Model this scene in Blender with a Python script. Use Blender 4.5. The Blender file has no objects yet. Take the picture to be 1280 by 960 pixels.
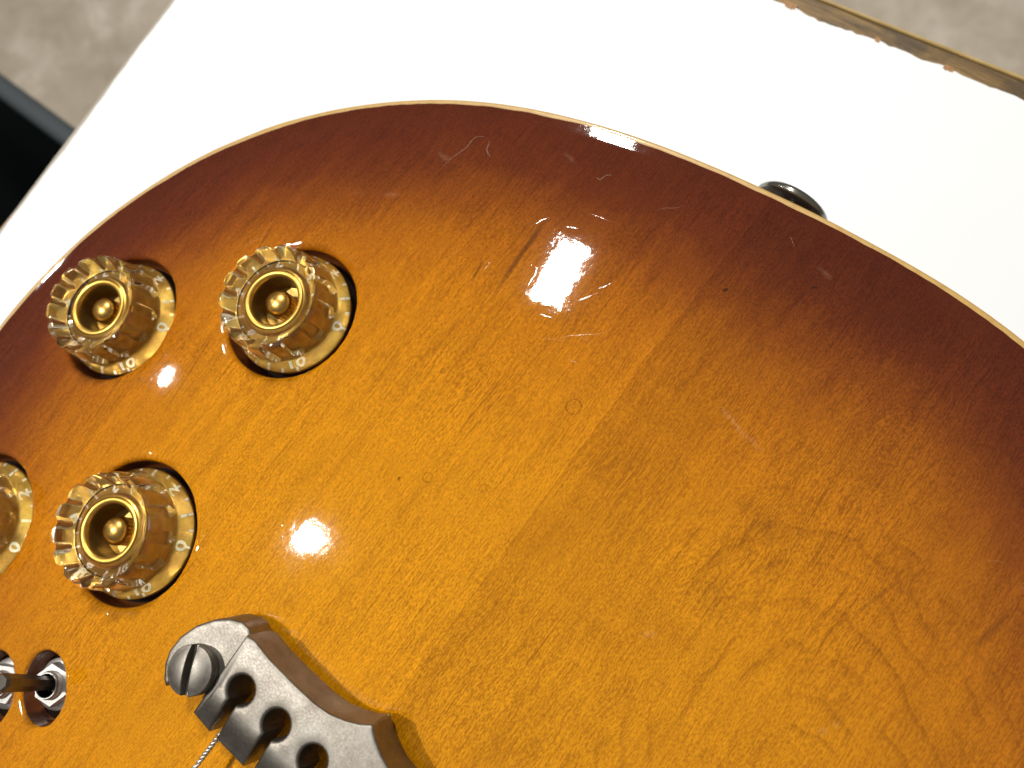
import bpy, bmesh, math, random
import numpy as np
from mathutils import Matrix, Vector
from mathutils.geometry import delaunay_2d_cdt

random.seed(7)
rng = np.random.default_rng(7)
sc = bpy.context.scene
S = 0.0011                      # one drawing unit of the guitar plan in metres
PI = math.pi

# ------------------------------------------------------------------ camera
CAM = Vector((31.222, 65.435, 165.0)) * S
RIGHT = (0.77896283, 0.59131094, -0.20873016)
UP = (-0.54625345, 0.8033346, 0.23719336)
BACK = (0.30793518, -0.07074524, 0.94877344)
cd = bpy.data.cameras.new('camera')
cam = bpy.data.objects.new('camera', cd)
sc.collection.objects.link(cam)
cam.matrix_world = Matrix(((RIGHT[0], UP[0], BACK[0], CAM[0]), (RIGHT[1], UP[1], BACK[1], CAM[1]),
                           (RIGHT[2], UP[2], BACK[2], CAM[2]), (0, 0, 0, 1)))
cd.sensor_width = 36.0
cd.lens = 28.125
cd.clip_start = 0.005
cd.clip_end = 50
cd.dof.use_dof = True
cd.dof.focus_distance = 0.175
cd.dof.aperture_fstop = 17.0
sc.camera = cam

# ------------------------------------------------------------------ world and lamps
W = bpy.data.worlds.new('World')
sc.world = W
W.use_nodes = True
wt = W.node_tree
bg = wt.nodes['Background']
tc = wt.nodes.new('ShaderNodeTexCoord')
sp = wt.nodes.new('ShaderNodeSeparateXYZ')
mr = wt.nodes.new('ShaderNodeMapRange')
cr = wt.nodes.new('ShaderNodeValToRGB')
wt.links.new(tc.outputs['Generated'], sp.inputs[0])
wt.links.new(sp.outputs['Z'], mr.inputs['Value'])
mr.inputs['From Min'].default_value = -1
mr.inputs['From Max'].default_value = 1
wt.links.new(mr.outputs[0], cr.inputs[0])
e = cr.color_ramp.elements                                  # a dim indoor room: darker low, paler ceiling
e[0].position = 0.35; e[0].color = (0.26, 0.23, 0.20, 1)
e[1].position = 0.95; e[1].color = (0.48, 0.46, 0.43, 1)
wt.links.new(cr.outputs[0], bg.inputs['Color'])
bg.inputs['Strength'].default_value = 0.5


def lamp(name, loc, size, power, shape='RECTANGLE', long=None, target=(-20, 60, 5), col=(1.0, 0.955, 0.89)):
    ld = bpy.data.lights.new(name, 'AREA')
    ld.shape = shape
    ld.size = size[0] * S
    if shape in ('RECTANGLE', 'ELLIPSE'):
        ld.size_y = size[1] * S
    ld.energy = power
    ld.color = col
    o = bpy.data.objects.new(name, ld)
    sc.collection.objects.link(o)
    l = Vector(loc) * S
    o.location = l
    zax = (l - Vector(target) * S).normalized()             # the lamp shines along its -Z
    yax = Vector(long if long else (0, 1, 0))
    yax = (yax - zax * yax.dot(zax)).normalized()
    xax = yax.cross(zax)
    o.rotation_euler = Matrix((xax, yax, zax)).transposed().to_euler()
    return o


lamp('ceiling_panel_lamp', (-709, 915, 1500), (90, 268), 26, long=(-84, 282, 0))
lamp('ceiling_round_lamp', (-693, -325, 1500), (66, 66), 22, shape='DISK')
lamp('far_ceiling_lamp', (-1761, -266, 1500), (22, 62), 4, long=(0, 1, 0))

sc.render.engine = 'CYCLES'
sc.cycles.samples = 128
sc.cycles.use_denoising = True
sc.cycles.max_bounces = 24
sc.cycles.transmission_bounces = 20
sc.cycles.glossy_bounces = 8
sc.cycles.sample_clamp_indirect = 0.0
sc.cycles.blur_glossy = 0.3
sc.view_settings.view_transform = 'Standard'
sc.view_settings.look = 'None'
sc.view_settings.exposure = 0.0
sc.view_settings.gamma = 1.0
sc.view_settings.use_curve_mapping = False


# ------------------------------------------------------------------ helpers
def lin(c):
    return tuple(((v / 255) / 12.92 if v / 255 <= 0.04045 else ((v / 255 + 0.055) / 1.055) ** 2.4) for v in c)


class NT:
    """small wrapper that keeps node code short"""
    def __init__(s, name):
        s.m = bpy.data.materials.new(name)
        s.m.use_nodes = True
        s.t = s.m.node_tree
        s.b = s.t.nodes['Principled BSDF']
        s.out = s.t.nodes['Material Output']

    def n(s, typ, **kw):
        x = s.t.nodes.new(typ)
        for k, v in kw.items():
            setattr(x, k, v)
        return x

    def l(s, a, b):
        s.t.links.new(a, b)

    def val(s, sock, v):
        if isinstance(v, bpy.types.NodeSocket):
            s.l(v, sock)
        else:
            sock.default_value = v

    def math(s, op, a, b=None, c=None, clamp=False):
        x = s.n('ShaderNodeMath', operation=op, use_clamp=clamp)
        for i, v in enumerate((a, b, c)):
            if v is not None:
                s.val(x.inputs[i], v)
        return x.outputs[0]

    def vmath(s, op, a, b=None):
        x = s.n('ShaderNodeVectorMath', operation=op)
        s.val(x.inputs[0], a)
        if b is not None:
            s.val(x.inputs[1], b)
        return x.outputs['Value'] if op in ('LENGTH', 'DISTANCE', 'DOT_PRODUCT') else x.outputs['Vector']

    def obj(s, scale=(1, 1, 1)):
        t = s.n('ShaderNodeTexCoord')
        k = s.n('ShaderNodeMapping')
        k.inputs['Scale'].default_value = tuple(v / S for v in scale)
        s.l(t.outputs['Object'], k.inputs['Vector'])
        return k.outputs['Vector']

    def noise(s, vec, scale=1.0, detail=2.0, rough=0.5, dist=0.0):
        x = s.n('ShaderNodeTexNoise')
        s.l(vec, x.inputs['Vector'])
        x.inputs['Scale'].default_value = scale
        x.inputs['Detail'].default_value = detail
        x.inputs['Roughness'].default_value = rough
        x.inputs['Distortion'].default_value = dist
        return x.outputs['Fac']

    def rng(s, v, a, b, c=0.0, d=1.0, smooth=False):
        x = s.n('ShaderNodeMapRange', interpolation_type='SMOOTHSTEP' if smooth else 'LINEAR')
        s.val(x.inputs['Value'], v)
        for k, q in zip(('From Min', 'From Max', 'To Min', 'To Max'), (a, b, c, d)):
            x.inputs[k].default_value = q
        return x.outputs[0]

    def mix(s, f, a, b, mode='MIX'):
        x = s.n('ShaderNodeMix', data_type='RGBA', blend_type=mode)
        s.val(x.inputs['Factor'], f)
        for i, v in ((6, a), (7, b)):
            if isinstance(v, bpy.types.NodeSocket):
                s.l(v, x.inputs[i])
            else:
                x.inputs[i].default_value = (*v, 1) if len(v) == 3 else v
        return x.outputs[2]

    def ramp(s, v, stops):
        x = s.n('ShaderNodeValToRGB')
        s.l(v, x.inputs[0])
        el = x.color_ramp.elements
        while len(el) < len(stops):
            el.new(0.5)
        for q, (p, c) in zip(el, stops):
            q.position = p
            q.color = (*c, 1)
        return x.outputs[0]

    def bump(s, h, strength, dist):
        x = s.n('ShaderNodeBump')
        s.l(h, x.inputs['Height'])
        x.inputs['Strength'].default_value = strength
        x.inputs['Distance'].default_value = dist * S
        return x.outputs[0]

    def set(s, **kw):
        for k, v in kw.items():
            sock = s.b.inputs[k.replace('_', ' ')]
            if isinstance(v, tuple) and len(v) == 3 and sock.type == 'RGBA':
                v = (*v, 1)
            s.val(sock, v)
        return s

    def seg(s, P, a, b, w0, w1, taper=False):
        """mask that is 1 on the segment a-b of the plan and fades between half-widths w0 and w1"""
        ax, ay = a
        bx, by = b
        L2 = (bx - ax) ** 2 + (by - ay) ** 2
        v = s.vmath('MULTIPLY', s.vmath('SUBTRACT', P, (ax, ay, 0)), (1, 1, 0))
        t = s.math('DIVIDE', s.vmath('DOT_PRODUCT', v, (bx - ax, by - ay, 0)), L2, clamp=True)
        q = s.n('ShaderNodeVectorMath', operation='SCALE')
        q.inputs[0].default_value = (bx - ax, by - ay, 0)
        s.l(t, q.inputs['Scale'])
        d = s.vmath('DISTANCE', v, q.outputs[0])
        k = s.rng(d, w0, w1, 1, 0, True)
        if taper:
            k = s.math('MULTIPLY', k, s.math('MULTIPLY', s.math('MULTIPLY', t, s.math('SUBTRACT', 1.0, t)), 4.0))
        return k


def new_obj(name, me, parent=None, mats=(), loc=None):
    o = bpy.data.objects.new(name, me)
    sc.collection.objects.link(o)
    for m in mats:
        if m.name not in [x.name for x in me.materials if x]:
            me.materials.append(m)
    if parent is not None:
        o.parent = parent
    if loc is not None:
        o.location = loc
    return o


def mesh(name, v, f, smooth=True, sharp=None):
    me = bpy.data.meshes.new(name)
    me.from_pydata([tuple(p) for p in v], [], f)
    me.validate()
    if smooth:
        me.shade_smooth()
        if sharp is not None:
            me.set_sharp_from_angle(angle=math.radians(sharp))
    return me


def tag(o, label=None, cat=None, group=None, kind=None):
    for k, v in (('label', label), ('category', cat), ('group', group), ('kind', kind)):
        if v:
            o[k] = v
    return o


def lathe(prof, seg=64, close=False, fn=None):
    """profile of (r, z) turned about z; fn(r, z, a) may change r"""
    v, f = [], []
    n = len(prof)
    for j in range(seg):
        a = 2 * PI * j / seg
        for r, z in prof:
            q = fn(r, z, a) if fn else r
            v.append((q * math.cos(a) * S, q * math.sin(a) * S, z * S))
    for j in range(seg):
        k = (j + 1) % seg
        for i in range(n if close else n - 1):
            i2 = (i + 1) % n
            f.append((j * n + i, k * n + i, k * n + i2, j * n + i2))
    return v, f


def box(x0, x1, y0, y1, z0, z1, bev=0.0):
    bm = bmesh.new()
    bmesh.ops.create_cube(bm, size=1)
    for q in bm.verts:
        q.co = Vector(((x0 + x1) / 2 + q.co.x * (x1 - x0), (y0 + y1) / 2 + q.co.y * (y1 - y0), (z0 + z1) / 2 + q.co.z * (z1 - z0))) * S
    if bev:
        bmesh.ops.bevel(bm, geom=bm.edges[:], offset=bev * S, segments=3, affect='EDGES', profile=0.5)
    me = bpy.data.meshes.new('box')
    bm.to_mesh(me)
    bm.free()
    if bev:
        me.shade_smooth()
        me.set_sharp_from_angle(angle=math.radians(50))
    return me


def tube(pts, r, seg=8, rfn=None):
    pts = [Vector(p) for p in pts]
    v, f = [], []
    up = Vector((0.13, 0.21, 0.97)).normalized()
    for i, p in enumerate(pts):
        t = (pts[min(i + 1, len(pts) - 1)] - pts[max(i - 1, 0)]).normalized()
        a = t.cross(up).normalized()
        b = t.cross(a).normalized()
        rr = rfn(i / (len(pts) - 1)) * r if rfn else r
        for k in range(seg):
            w = 2 * PI * k / seg
            v.append((p + a * math.cos(w) * rr + b * math.sin(w) * rr) * S)
    for i in range(len(pts) - 1):
        for k in range(seg):
            k2 = (k + 1) % seg
            f.append((i * seg + k, i * seg + k2, (i + 1) * seg + k2, (i + 1) * seg + k))
    f.append(tuple(range(seg))[::-1])
    f.append(tuple((len(pts) - 1) * seg + k for k in range(seg)))
    return v, f


# ------------------------------------------------------------------ outline and arch of the guitar top
OUT = [(-144.1, 14.2), (-143.8, 23.4), (-143.3, 30.6), (-142.3, 37.4), (-140.6, 46.5), (-138.2, 54.9), (-133.7, 66.6), (-128.5, 77.2),
       (-123.3, 85.8), (-116.6, 94.9), (-111.5, 100.8), (-104.5, 107.7), (-96.3, 114.5), (-89.5, 119.3), (-81.5, 124.3), (-72.3, 128.9),
       (-62.8, 132.8), (-53.2, 135.8), (-45.4, 137.9), (-36.5, 139.8), (-26.7, 141.4), (-17, 142.6), (-7.4, 143.4), (2.1, 144),
       (11.3, 144.4), (24, 144.5), (35.2, 144.2), (44.4, 143.4), (55.8, 141.7), (75, 137), (95, 129.5), (112, 119), (128, 104), (141, 85),
       (149, 62), (152, 38), (151, 14), (147, -15), (139, -45), (128, -75), (118, -100), (112, -125), (112, -150), (119, -175), (126, -200),
       (127, -225), (118, -248), (98, -258), (75, -250), (58, -240), (40, -243), (25, -247), (-25, -247), (-60, -262), (-95, -258),
       (-118, -240), (-126, -215), (-124, -190), (-114, -160), (-108, -135), (-109, -110), (-116, -85), (-127, -58), (-136, -30), (-142, -5)]


def resample(P, n, smooth=6):
    P = np.array(P, float)
    Q = []
    m = len(P)
    for i in range(m):                                     # Catmull-Rom through the traced points
        p0, p1, p2, p3 = P[i - 1], P[i], P[(i + 1) % m], P[(i + 2) % m]
        for t in np.linspace(0, 1, 12, endpoint=False):
            Q.append(0.5 * (2 * p1 + (p2 - p0) * t + (2 * p0 - 5 * p1 + 4 * p2 - p3) * t * t + (3 * p1 - p0 - 3 * p2 + p3) * t ** 3))
    Q = np.array(Q)
    d = np.sqrt(((np.roll(Q, -1, 0) - Q) ** 2).sum(1))
    s = np.concatenate([[0], np.cumsum(d)])
    u = np.linspace(0, s[-1], n, endpoint=False)
    QQ = np.vstack([Q, Q[:1]])
    R = np.stack([np.interp(u, s, QQ[:, k]) for k in (0, 1)], 1)
    for _ in range(smooth):
        R = 0.25 * np.roll(R, 1, 0) + 0.5 * R + 0.25 * np.roll(R, -1, 0)
    return R


RIM = resample(OUT, 640, 8)
TAN = np.roll(RIM, -1, 0) - np.roll(RIM, 1, 0)
TAN /= np.sqrt((TAN ** 2).sum(1))[:, None]
NIN = np.stack([TAN[:, 1], -TAN[:, 0]], 1)                 # inward (the loop runs clockwise)
if ((RIM + NIN * 5)[100] ** 2).sum() > (RIM[100] ** 2).sum():
    NIN = -NIN
SEG_D = np.roll(RIM, -1, 0) - RIM
SEG_L = (SEG_D ** 2).sum(1)


def edge_dist(xy):
    xy = np.atleast_2d(xy)
    res = np.empty(len(xy))
    for k in range(0, len(xy), 2000):
        v = xy[k:k + 2000, None, :] - RIM[None]
        t = np.clip((v * SEG_D).sum(2) / SEG_L, 0, 1)
        w = v - SEG_D[None] * t[..., None]
        res[k:k + 2000] = np.sqrt((w * w).sum(2).min(1))
    return res


_d = np.linspace(0, 200, 2001)
_t = np.clip((_d - 1.4) / 5.5, 0, 1)
_s = _t * _t * (3 - 2 * _t) * np.clip(1 - (_d - 3) / 112, 0, 1) ** 1.2 * 0.21
_z = np.concatenate([[0], np.cumsum((_s[1:] + _s[:-1]) / 2 * 0.1)])


def top_z(xy):
    return np.interp(edge_dist(xy), _d, _z)


def top_n(xy, e=1.2):
    xy = np.atleast_2d(xy)
    gx = (top_z(xy + (e, 0)) - top_z(xy - (e, 0))) / (2 * e)
    gy = (top_z(xy + (0, e)) - top_z(xy - (0, e))) / (2 * e)
    n = np.stack([-gx, -gy, np.ones(len(xy))], 1)
    return n / np.sqrt((n ** 2).sum(1))[:, None]


def inside(poly, pts):
    x, y = pts[:, 0], pts[:, 1]
    r = np.zeros(len(pts), bool)
    j = len(poly) - 1
    for i in range(len(poly)):
        xi, yi = poly[i]
        xj, yj = poly[j]
        c = ((yi > y) != (yj > y)) & (x < (xj - xi) * (y - yi) / (yj - yi + 1e-12) + xi)
        r ^= c
        j = i
    return r


ZT = -48.0                                                  # table top
KNOBS = [(-73.0, 61.8), (-112.0, 35.8), (-69.6, 2.7), (-107.6, -21.6)]
SWITCHES = [(-63.6, -33.6), (-74.3, -42.1)]
# openings of the top: centre, half-axes, rotation, lip width, floor depth below the rim
HOLES = [(c, 15.9, 15.9, 0.0, 1.7, 6.0) for c in KNOBS] + [(c, 7.7, 5.7, math.radians(-44), 0.9, 4.8) for c in SWITCHES]


def ellipse(h, grow, a):
    (cx, cy), rx, ry, rot, lw, dep = h
    u, v = (rx + grow) * np.cos(a), (ry + grow) * np.sin(a)
    return np.stack([cx + u * math.cos(rot) - v * math.sin(rot), cy + u * math.sin(rot) + v * math.cos(rot)], 1)


def in_hole(h, grow, pts):
    (cx, cy), rx, ry, rot, lw, dep = h
    x, y = pts[:, 0] - cx, pts[:, 1] - cy
    u, v = x * math.cos(rot) + y * math.sin(rot), -x * math.sin(rot) + y * math.cos(rot)
    return (u / (rx + grow)) ** 2 + (v / (ry + grow)) ** 2 < 1


def burst(xy, d):
    """the sprayed shade reaches further in on one side of the body"""
    return d - np.clip(xy[:, 0] - 40, 0, 60) * 0.13 * np.clip(d / 30, 0, 1)


# ------------------------------------------------------------------ materials
def finish(name, side):
    """sunburst lacquer over maple; side -1 quartered half, +1 flat-sawn half"""
    m = NT(name)
    P = m.obj()
    at = m.n('ShaderNodeAttribute', attribute_name='edge_distance').outputs['Fac']
    big = m.noise(P, 0.028, 2.0)
    fine_e = m.noise(m.obj((1, .3, 1)), 0.22, 3.0)
    d = m.math('ADD', at, m.math('MULTIPLY', m.math('SUBTRACT', big, 0.5), 16))
    d = m.math('ADD', d, m.math('MULTIPLY', m.math('SUBTRACT', fine_e, 0.5), 9))
    stops = [(0, (80, 31, 12)), (9, (86, 34, 12)), (18, (98, 43, 13)), (28, (128, 66, 13)), (38, (158, 91, 11)), (52, (179, 110, 10)),
             (78, (194, 127, 12)), (110, (199, 133, 14))]
    col = m.ramp(m.math('DIVIDE', d, 110), [(p / 110, lin(c)) for p, c in stops])
    # fibre flecks: short, along the grain, gently wandering
    wob = m.n('ShaderNodeTexNoise')
    m.l(P, wob.inputs['Vector'])
    wob.inputs['Scale'].default_value = 0.05
    wob.inputs['Detail'].default_value = 2
    off = m.vmath('MULTIPLY', m.vmath('SUBTRACT', wob.outputs['Color'], (0.5, 0.5, 0.5)), (1.6, 1.0, 0) if side < 0 else (3.6, 2.0, 0))
    G = m.vmath('ADD', P, off)
    f1 = m.noise(m.vmath('MULTIPLY', G, (4.0, 1.35, 0.5)), 1.0, 2.0, 0.6, 0.1)
    f2 = m.noise(m.vmath('MULTIPLY', G, (4.6, 0.22, 0.5)), 1.0, 2.0, 0.55)
    fl = m.math('ADD', m.math('MULTIPLY', f1, 0.60), m.math('MULTIPLY', f2, 0.40))
    flc = m.rng(fl, 0.40, 0.60, 0.0, 1.0)
    patch = m.noise(P, 0.035, 3.0)
    amp = m.rng(patch, 0.3, 0.7, 0.17, 0.32)
    shade = m.math('ADD', 1.0, m.math('MULTIPLY', m.math('SUBTRACT', flc, 0.5), m.math('MULTIPLY', amp, 2.0)))
    lines = m.noise(m.vmath('MULTIPLY', G, (1.5, 0.035, 0.2)), 1.0, 3.0, 0.6)    # long fibre lines
    shade = m.math('MULTIPLY', shade, m.math('SUBTRACT', 1.0, m.math('MULTIPLY', m.rng(lines, 0.56, 0.70, 0, 1, True), m.rng(patch, 0.35, 0.65, 0.06, 0.26))))
    # slow streaks and cloudy figure
    st = m.noise(m.vmath('MULTIPLY', G, (0.30, 0.018, 0.1)), 1.0, 4.0, 0.6)
    shade = m.math('MULTIPLY', shade, m.rng(st, 0.25, 0.75, 0.88, 1.10))
    fig = m.noise(m.vmath('MULTIPLY', G, (0.06, 0.10, 0.1)), 1.0, 4.0, 0.6)
    shade = m.math('MULTIPLY', shade, m.rng(fig, 0.25, 0.75, 0.96, 1.04) if side < 0 else m.rng(fig, 0.25, 0.75, 0.88, 1.06))
    if side > 0:                                            # growth-ring arches of the flat-sawn half
        v0 = m.vmath('SUBTRACT', P, (68.5, 44.6, 0))
        cu_ = m.math('MULTIPLY', m.vmath('DOT_PRODUCT', v0, (0.82, 0.57, 0)), 1.62)
        cv_ = m.vmath('DOT_PRODUCT', v0, (-0.57, 0.82, 0))
        rad = m.math('SQRT', m.math('ADD', m.math('MULTIPLY', cu_, cu_), m.math('MULTIPLY', cv_, cv_)))
        rad = m.math('ADD', rad, m.math('MULTIPLY', m.math('SUBTRACT', m.noise(P, 0.05, 3.0, 0.55), 0.5), 15))
        cyc = m.math('FRACT', m.math('DIVIDE', rad, 7.2))
        ringm = m.math('MULTIPLY', m.rng(cyc, 0.66, 0.92, 0, 1, True), m.rng(cyc, 0.94, 1.0, 1, 0, True))
        gate = m.math('MULTIPLY', m.rng(rad, 6, 14, 0, 1, True), m.rng(rad, 50, 72, 1, 0, True))
        brk = m.rng(m.noise(P, 0.13, 2.0), 0.38, 0.62, 0.1, 1.0, True)
        shade = m.math('MULTIPLY', shade, m.math('SUBTRACT', 1.0, m.math('MULTIPLY', m.math('MULTIPLY', ringm, brk), m.math('MULTIPLY', gate, 0.19))))
        sx = m.n('ShaderNodeSeparateXYZ')
        m.l(P, sx.inputs[0])
        shade = m.math('MULTIPLY', shade, m.rng(sx.outputs['X'], 0.0, 45.0, 0.87, 0.95))
        shade = m.math('MULTIPLY', shade, m.rng(sx.outputs['X'], 0.1, 0.35, 0.88, 1.0))
    col = m.mix(1.0, col, shade, 'MULTIPLY')
    # darker grain pulls red, paler grain pulls yellow
    col = m.mix(m.math('MULTIPLY', m.rng(shade, 0.70, 0.95, 1, 0), 0.35), col, m.mix(1.0, col, (0.95, 0.70, 0.55), 'MULTIPLY'))
    # mineral streaks, pores and specks
    dark = [((-35.4, 91.0), (-37.4, 112.0), 0.02, 0.8, 0.62), ((-41.5, 90.5), (-42.6, 96), 0.02, 0.45, 0.6),
            ((-91, 68), (-93, 76), 0.02, 0.4, 0.4), ((-82, 26), (-85, 46), 0.02, 0.35, 0.35), ((-97, 8), (-99, 30), 0.02, 0.3, 0.3)] if side < 0 else \
           [((75.5, 85.5), (77.5, 95.0), 0.02, 1.0, 0.36), ((4.0, 118.5), (4.2, 118.9), 0.15, 0.45, 0.85), ((18, 129), (18.5, 129.4), 0.1, 0.4, 0.85),
            ((57, 78), (60, 88), 0.05, 0.5, 0.3), ((34, 84.5), (40, 80.5), 0.1, 2.2, 0.16), ((33, 68), (40, 62), 0.2, 2.8, 0.16)]
    for a, b, w0, w1, k in dark:
        col = m.mix(m.math('MULTIPLY', m.math('POWER', m.seg(P, a, b, w0, w1, k != 0.85), 0.6), k), col, lin((48, 20, 10)))
    vor = m.n('ShaderNodeTexVoronoi', feature='F1')
    m.l(m.vmath('MULTIPLY', P, (1, 0.6, 1)), vor.inputs['Vector'])
    vor.inputs['Scale'].default_value = 0.16
    pore = m.rng(vor.outputs['Distance'], 0.02, 0.055, 1, 0, True)
    sel = m.rng(m.noise(P, 0.06, 1.0), 0.56, 0.60, 0, 1)
    col = m.mix(m.math('MULTIPLY', m.math('MULTIPLY', pore, sel), 0.75), col, lin((38, 16, 8)))
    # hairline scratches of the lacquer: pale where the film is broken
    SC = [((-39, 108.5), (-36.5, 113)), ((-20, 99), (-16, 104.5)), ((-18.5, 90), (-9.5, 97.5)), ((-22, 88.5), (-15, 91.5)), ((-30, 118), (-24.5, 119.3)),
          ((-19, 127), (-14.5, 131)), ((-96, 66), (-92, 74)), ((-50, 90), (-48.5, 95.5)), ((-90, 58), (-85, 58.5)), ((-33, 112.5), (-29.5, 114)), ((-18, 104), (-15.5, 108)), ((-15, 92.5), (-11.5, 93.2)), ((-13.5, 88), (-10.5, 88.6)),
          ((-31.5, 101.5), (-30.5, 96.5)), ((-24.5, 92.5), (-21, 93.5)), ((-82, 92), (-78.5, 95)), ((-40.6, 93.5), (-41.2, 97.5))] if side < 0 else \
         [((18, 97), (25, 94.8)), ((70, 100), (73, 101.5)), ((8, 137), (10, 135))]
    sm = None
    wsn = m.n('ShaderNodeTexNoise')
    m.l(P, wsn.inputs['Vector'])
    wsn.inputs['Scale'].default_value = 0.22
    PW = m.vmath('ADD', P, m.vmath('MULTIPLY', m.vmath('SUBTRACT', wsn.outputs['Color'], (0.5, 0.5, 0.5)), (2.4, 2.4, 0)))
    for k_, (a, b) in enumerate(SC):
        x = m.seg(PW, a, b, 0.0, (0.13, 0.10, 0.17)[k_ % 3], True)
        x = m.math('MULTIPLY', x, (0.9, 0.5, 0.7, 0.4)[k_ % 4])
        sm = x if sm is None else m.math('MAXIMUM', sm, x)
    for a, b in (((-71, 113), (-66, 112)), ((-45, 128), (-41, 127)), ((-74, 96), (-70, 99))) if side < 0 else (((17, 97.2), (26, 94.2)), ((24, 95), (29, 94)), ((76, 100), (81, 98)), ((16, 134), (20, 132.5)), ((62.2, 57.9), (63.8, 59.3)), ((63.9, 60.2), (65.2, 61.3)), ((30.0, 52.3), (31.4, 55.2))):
        x = m.math('MULTIPLY', m.seg(PW, a, b, 0.0, 0.9, True), 0.25)   # scuffed, hazy patches; the shortest right-half ones are glints painted into the colour
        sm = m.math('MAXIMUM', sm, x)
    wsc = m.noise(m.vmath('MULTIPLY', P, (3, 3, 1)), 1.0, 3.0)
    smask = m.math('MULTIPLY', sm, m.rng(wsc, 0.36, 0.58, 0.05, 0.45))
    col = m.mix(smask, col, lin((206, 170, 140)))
    dings = [((-6.2, 80.5), 1.55), ((-21.7, 51.6), 1.05), ((-33.5, 71), 0.5)] if side < 0 else [((29.5, 54), 0.9), ((63.9, 60.4), 0.8), ((62.6, 58.6), 0.8), ((44, 50), 0.8)]
    hd = None
    for k_, ((cx, cy), r) in enumerate(dings):
        dd = m.vmath('LENGTH', m.vmath('MULTIPLY', m.vmath('SUBTRACT', P, (cx, cy, 0)), (1, 1, 0)))
        if side < 0:
            dd = m.math('ADD', dd, m.math('MULTIPLY', m.math('SUBTRACT', m.noise(P, 0.5, 2.0), 0.5), 0.5))
            rg = m.rng(m.math('ABSOLUTE', m.math('SUBTRACT', dd, r)), 0.03, 0.2, 1, 0, True)
            col = m.mix(m.math('MULTIPLY', m.math('MULTIPLY', rg, m.rng(m.noise(P, 0.9, 2.0), 0.35, 0.65, 0.15, 1.0)), 0.68), col, lin((92, 52, 10)))
        x = m.rng(dd, r * 0.5, r, 1, 0, True)
        hd = x if hd is None else m.math('MAXIMUM', hd, x)
    # lacquer: slight orange peel, sunk grain, dings
    peel = m.noise(P, 0.42, 2.0)
    sink = m.math('MULTIPLY', fl, 0.022)
    hh = m.math('ADD', m.math('MULTIPLY', peel, 0.55), sink)
    hh = m.math('SUBTRACT', hh, m.math('MULTIPLY', hd, 1.2))
    hh = m.math('SUBTRACT', hh, m.math('MULTIPLY', smask, 0.5))
    vs = m.noise(m.vmath('MULTIPLY', P, (0.9, 5.0, 1)), 1.0, 3.0, 0.7, 0.8)
    hh = m.math('ADD', hh, m.math('MULTIPLY', m.rng(vs, 0.64, 0.76, 0, 1), 0.02))
    wear = m.noise(P, 0.05, 4.0, 0.65)
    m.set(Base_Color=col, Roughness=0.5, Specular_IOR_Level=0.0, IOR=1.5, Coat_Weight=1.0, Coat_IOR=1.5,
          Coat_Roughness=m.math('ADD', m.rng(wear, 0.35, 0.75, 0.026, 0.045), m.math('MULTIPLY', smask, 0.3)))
    m.set(Normal=m.bump(fl, 0.8, 0.16), Coat_Normal=m.bump(hh, 0.22, 0.10))
    return m.m


def simple(name, col, rough=0.5, metal=0.0, noise=None, bump=None, **kw):
    m = NT(name)
    P = m.obj()
    c = m.mix(0.0, col, col)
    if noise:
        sc_, amt, tgt = noise
        c = m.mix(m.math('MULTIPLY', m.rng(m.noise(P, sc_, 5.0, 0.62), 0.35, 0.7, 0, 1), amt), col, tgt)
    m.set(Base_Color=c, Roughness=rough, Metallic=metal, **kw)
    if bump:
        sc_, st, di = bump
        m.set(Normal=m.bump(m.noise(P, sc_, 3.0), st, di))
    return m


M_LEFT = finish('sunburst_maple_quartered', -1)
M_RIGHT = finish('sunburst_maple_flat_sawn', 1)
M_BIND = simple('cream_binding', lin((196, 160, 92)), 0.4, noise=(0.5, 0.6, lin((170, 128, 64))), Coat_Weight=0.6, Coat_Roughness=0.08).m
M_SIDE = simple('dark_mahogany_lacquer', lin((70, 26, 14)), 0.3, noise=(0.1, 0.6, lin((44, 15, 9))), Coat_Weight=1.0, Coat_Roughness=0.06).m
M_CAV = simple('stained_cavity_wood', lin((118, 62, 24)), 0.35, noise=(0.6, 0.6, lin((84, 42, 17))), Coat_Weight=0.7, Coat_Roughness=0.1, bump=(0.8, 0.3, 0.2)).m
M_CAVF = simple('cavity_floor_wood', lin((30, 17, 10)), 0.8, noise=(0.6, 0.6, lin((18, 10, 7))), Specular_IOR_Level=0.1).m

# gold lacquer behind the acrylic
g = NT('brushed_gold_paint')
P = g.obj()
gn = g.noise(P, 0.30, 4.0, 0.6, 0.8)
g.set(Base_Color=g.mix(g.rng(gn, 0.35, 0.7), lin((214, 176, 88)), lin((178, 136, 58))), Metallic=0.92, Roughness=g.rng(gn, 0.3, 0.7, 0.28, 0.42))
g.set(Normal=g.bump(g.noise(P, 3.0, 3.0), 0.25, 0.06))
M_GOLD = g.m
M_BRASS = simple('worn_brass', lin((198, 158, 84)), 0.32, 1.0, noise=(0.9, 0.6, lin((140, 104, 50))), bump=(2.5, 0.2, 0.05)).m
a = NT('clear_amber_acrylic')
ap = a.obj()
a.set(Base_Color=(0.97, 0.94, 0.86), Roughness=0.03, IOR=1.47, Transmission_Weight=1.0, Specular_IOR_Level=0.5)
M_ACRYL = a.m
M_BORE = simple('dull_gold_bore', lin((178, 150, 84)), 0.34, 0.85, noise=(0.5, 0.6, lin((138, 110, 54)))).m
M_PRINT = simple('white_dial_print', lin((240, 236, 226)), 0.6).m

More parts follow.
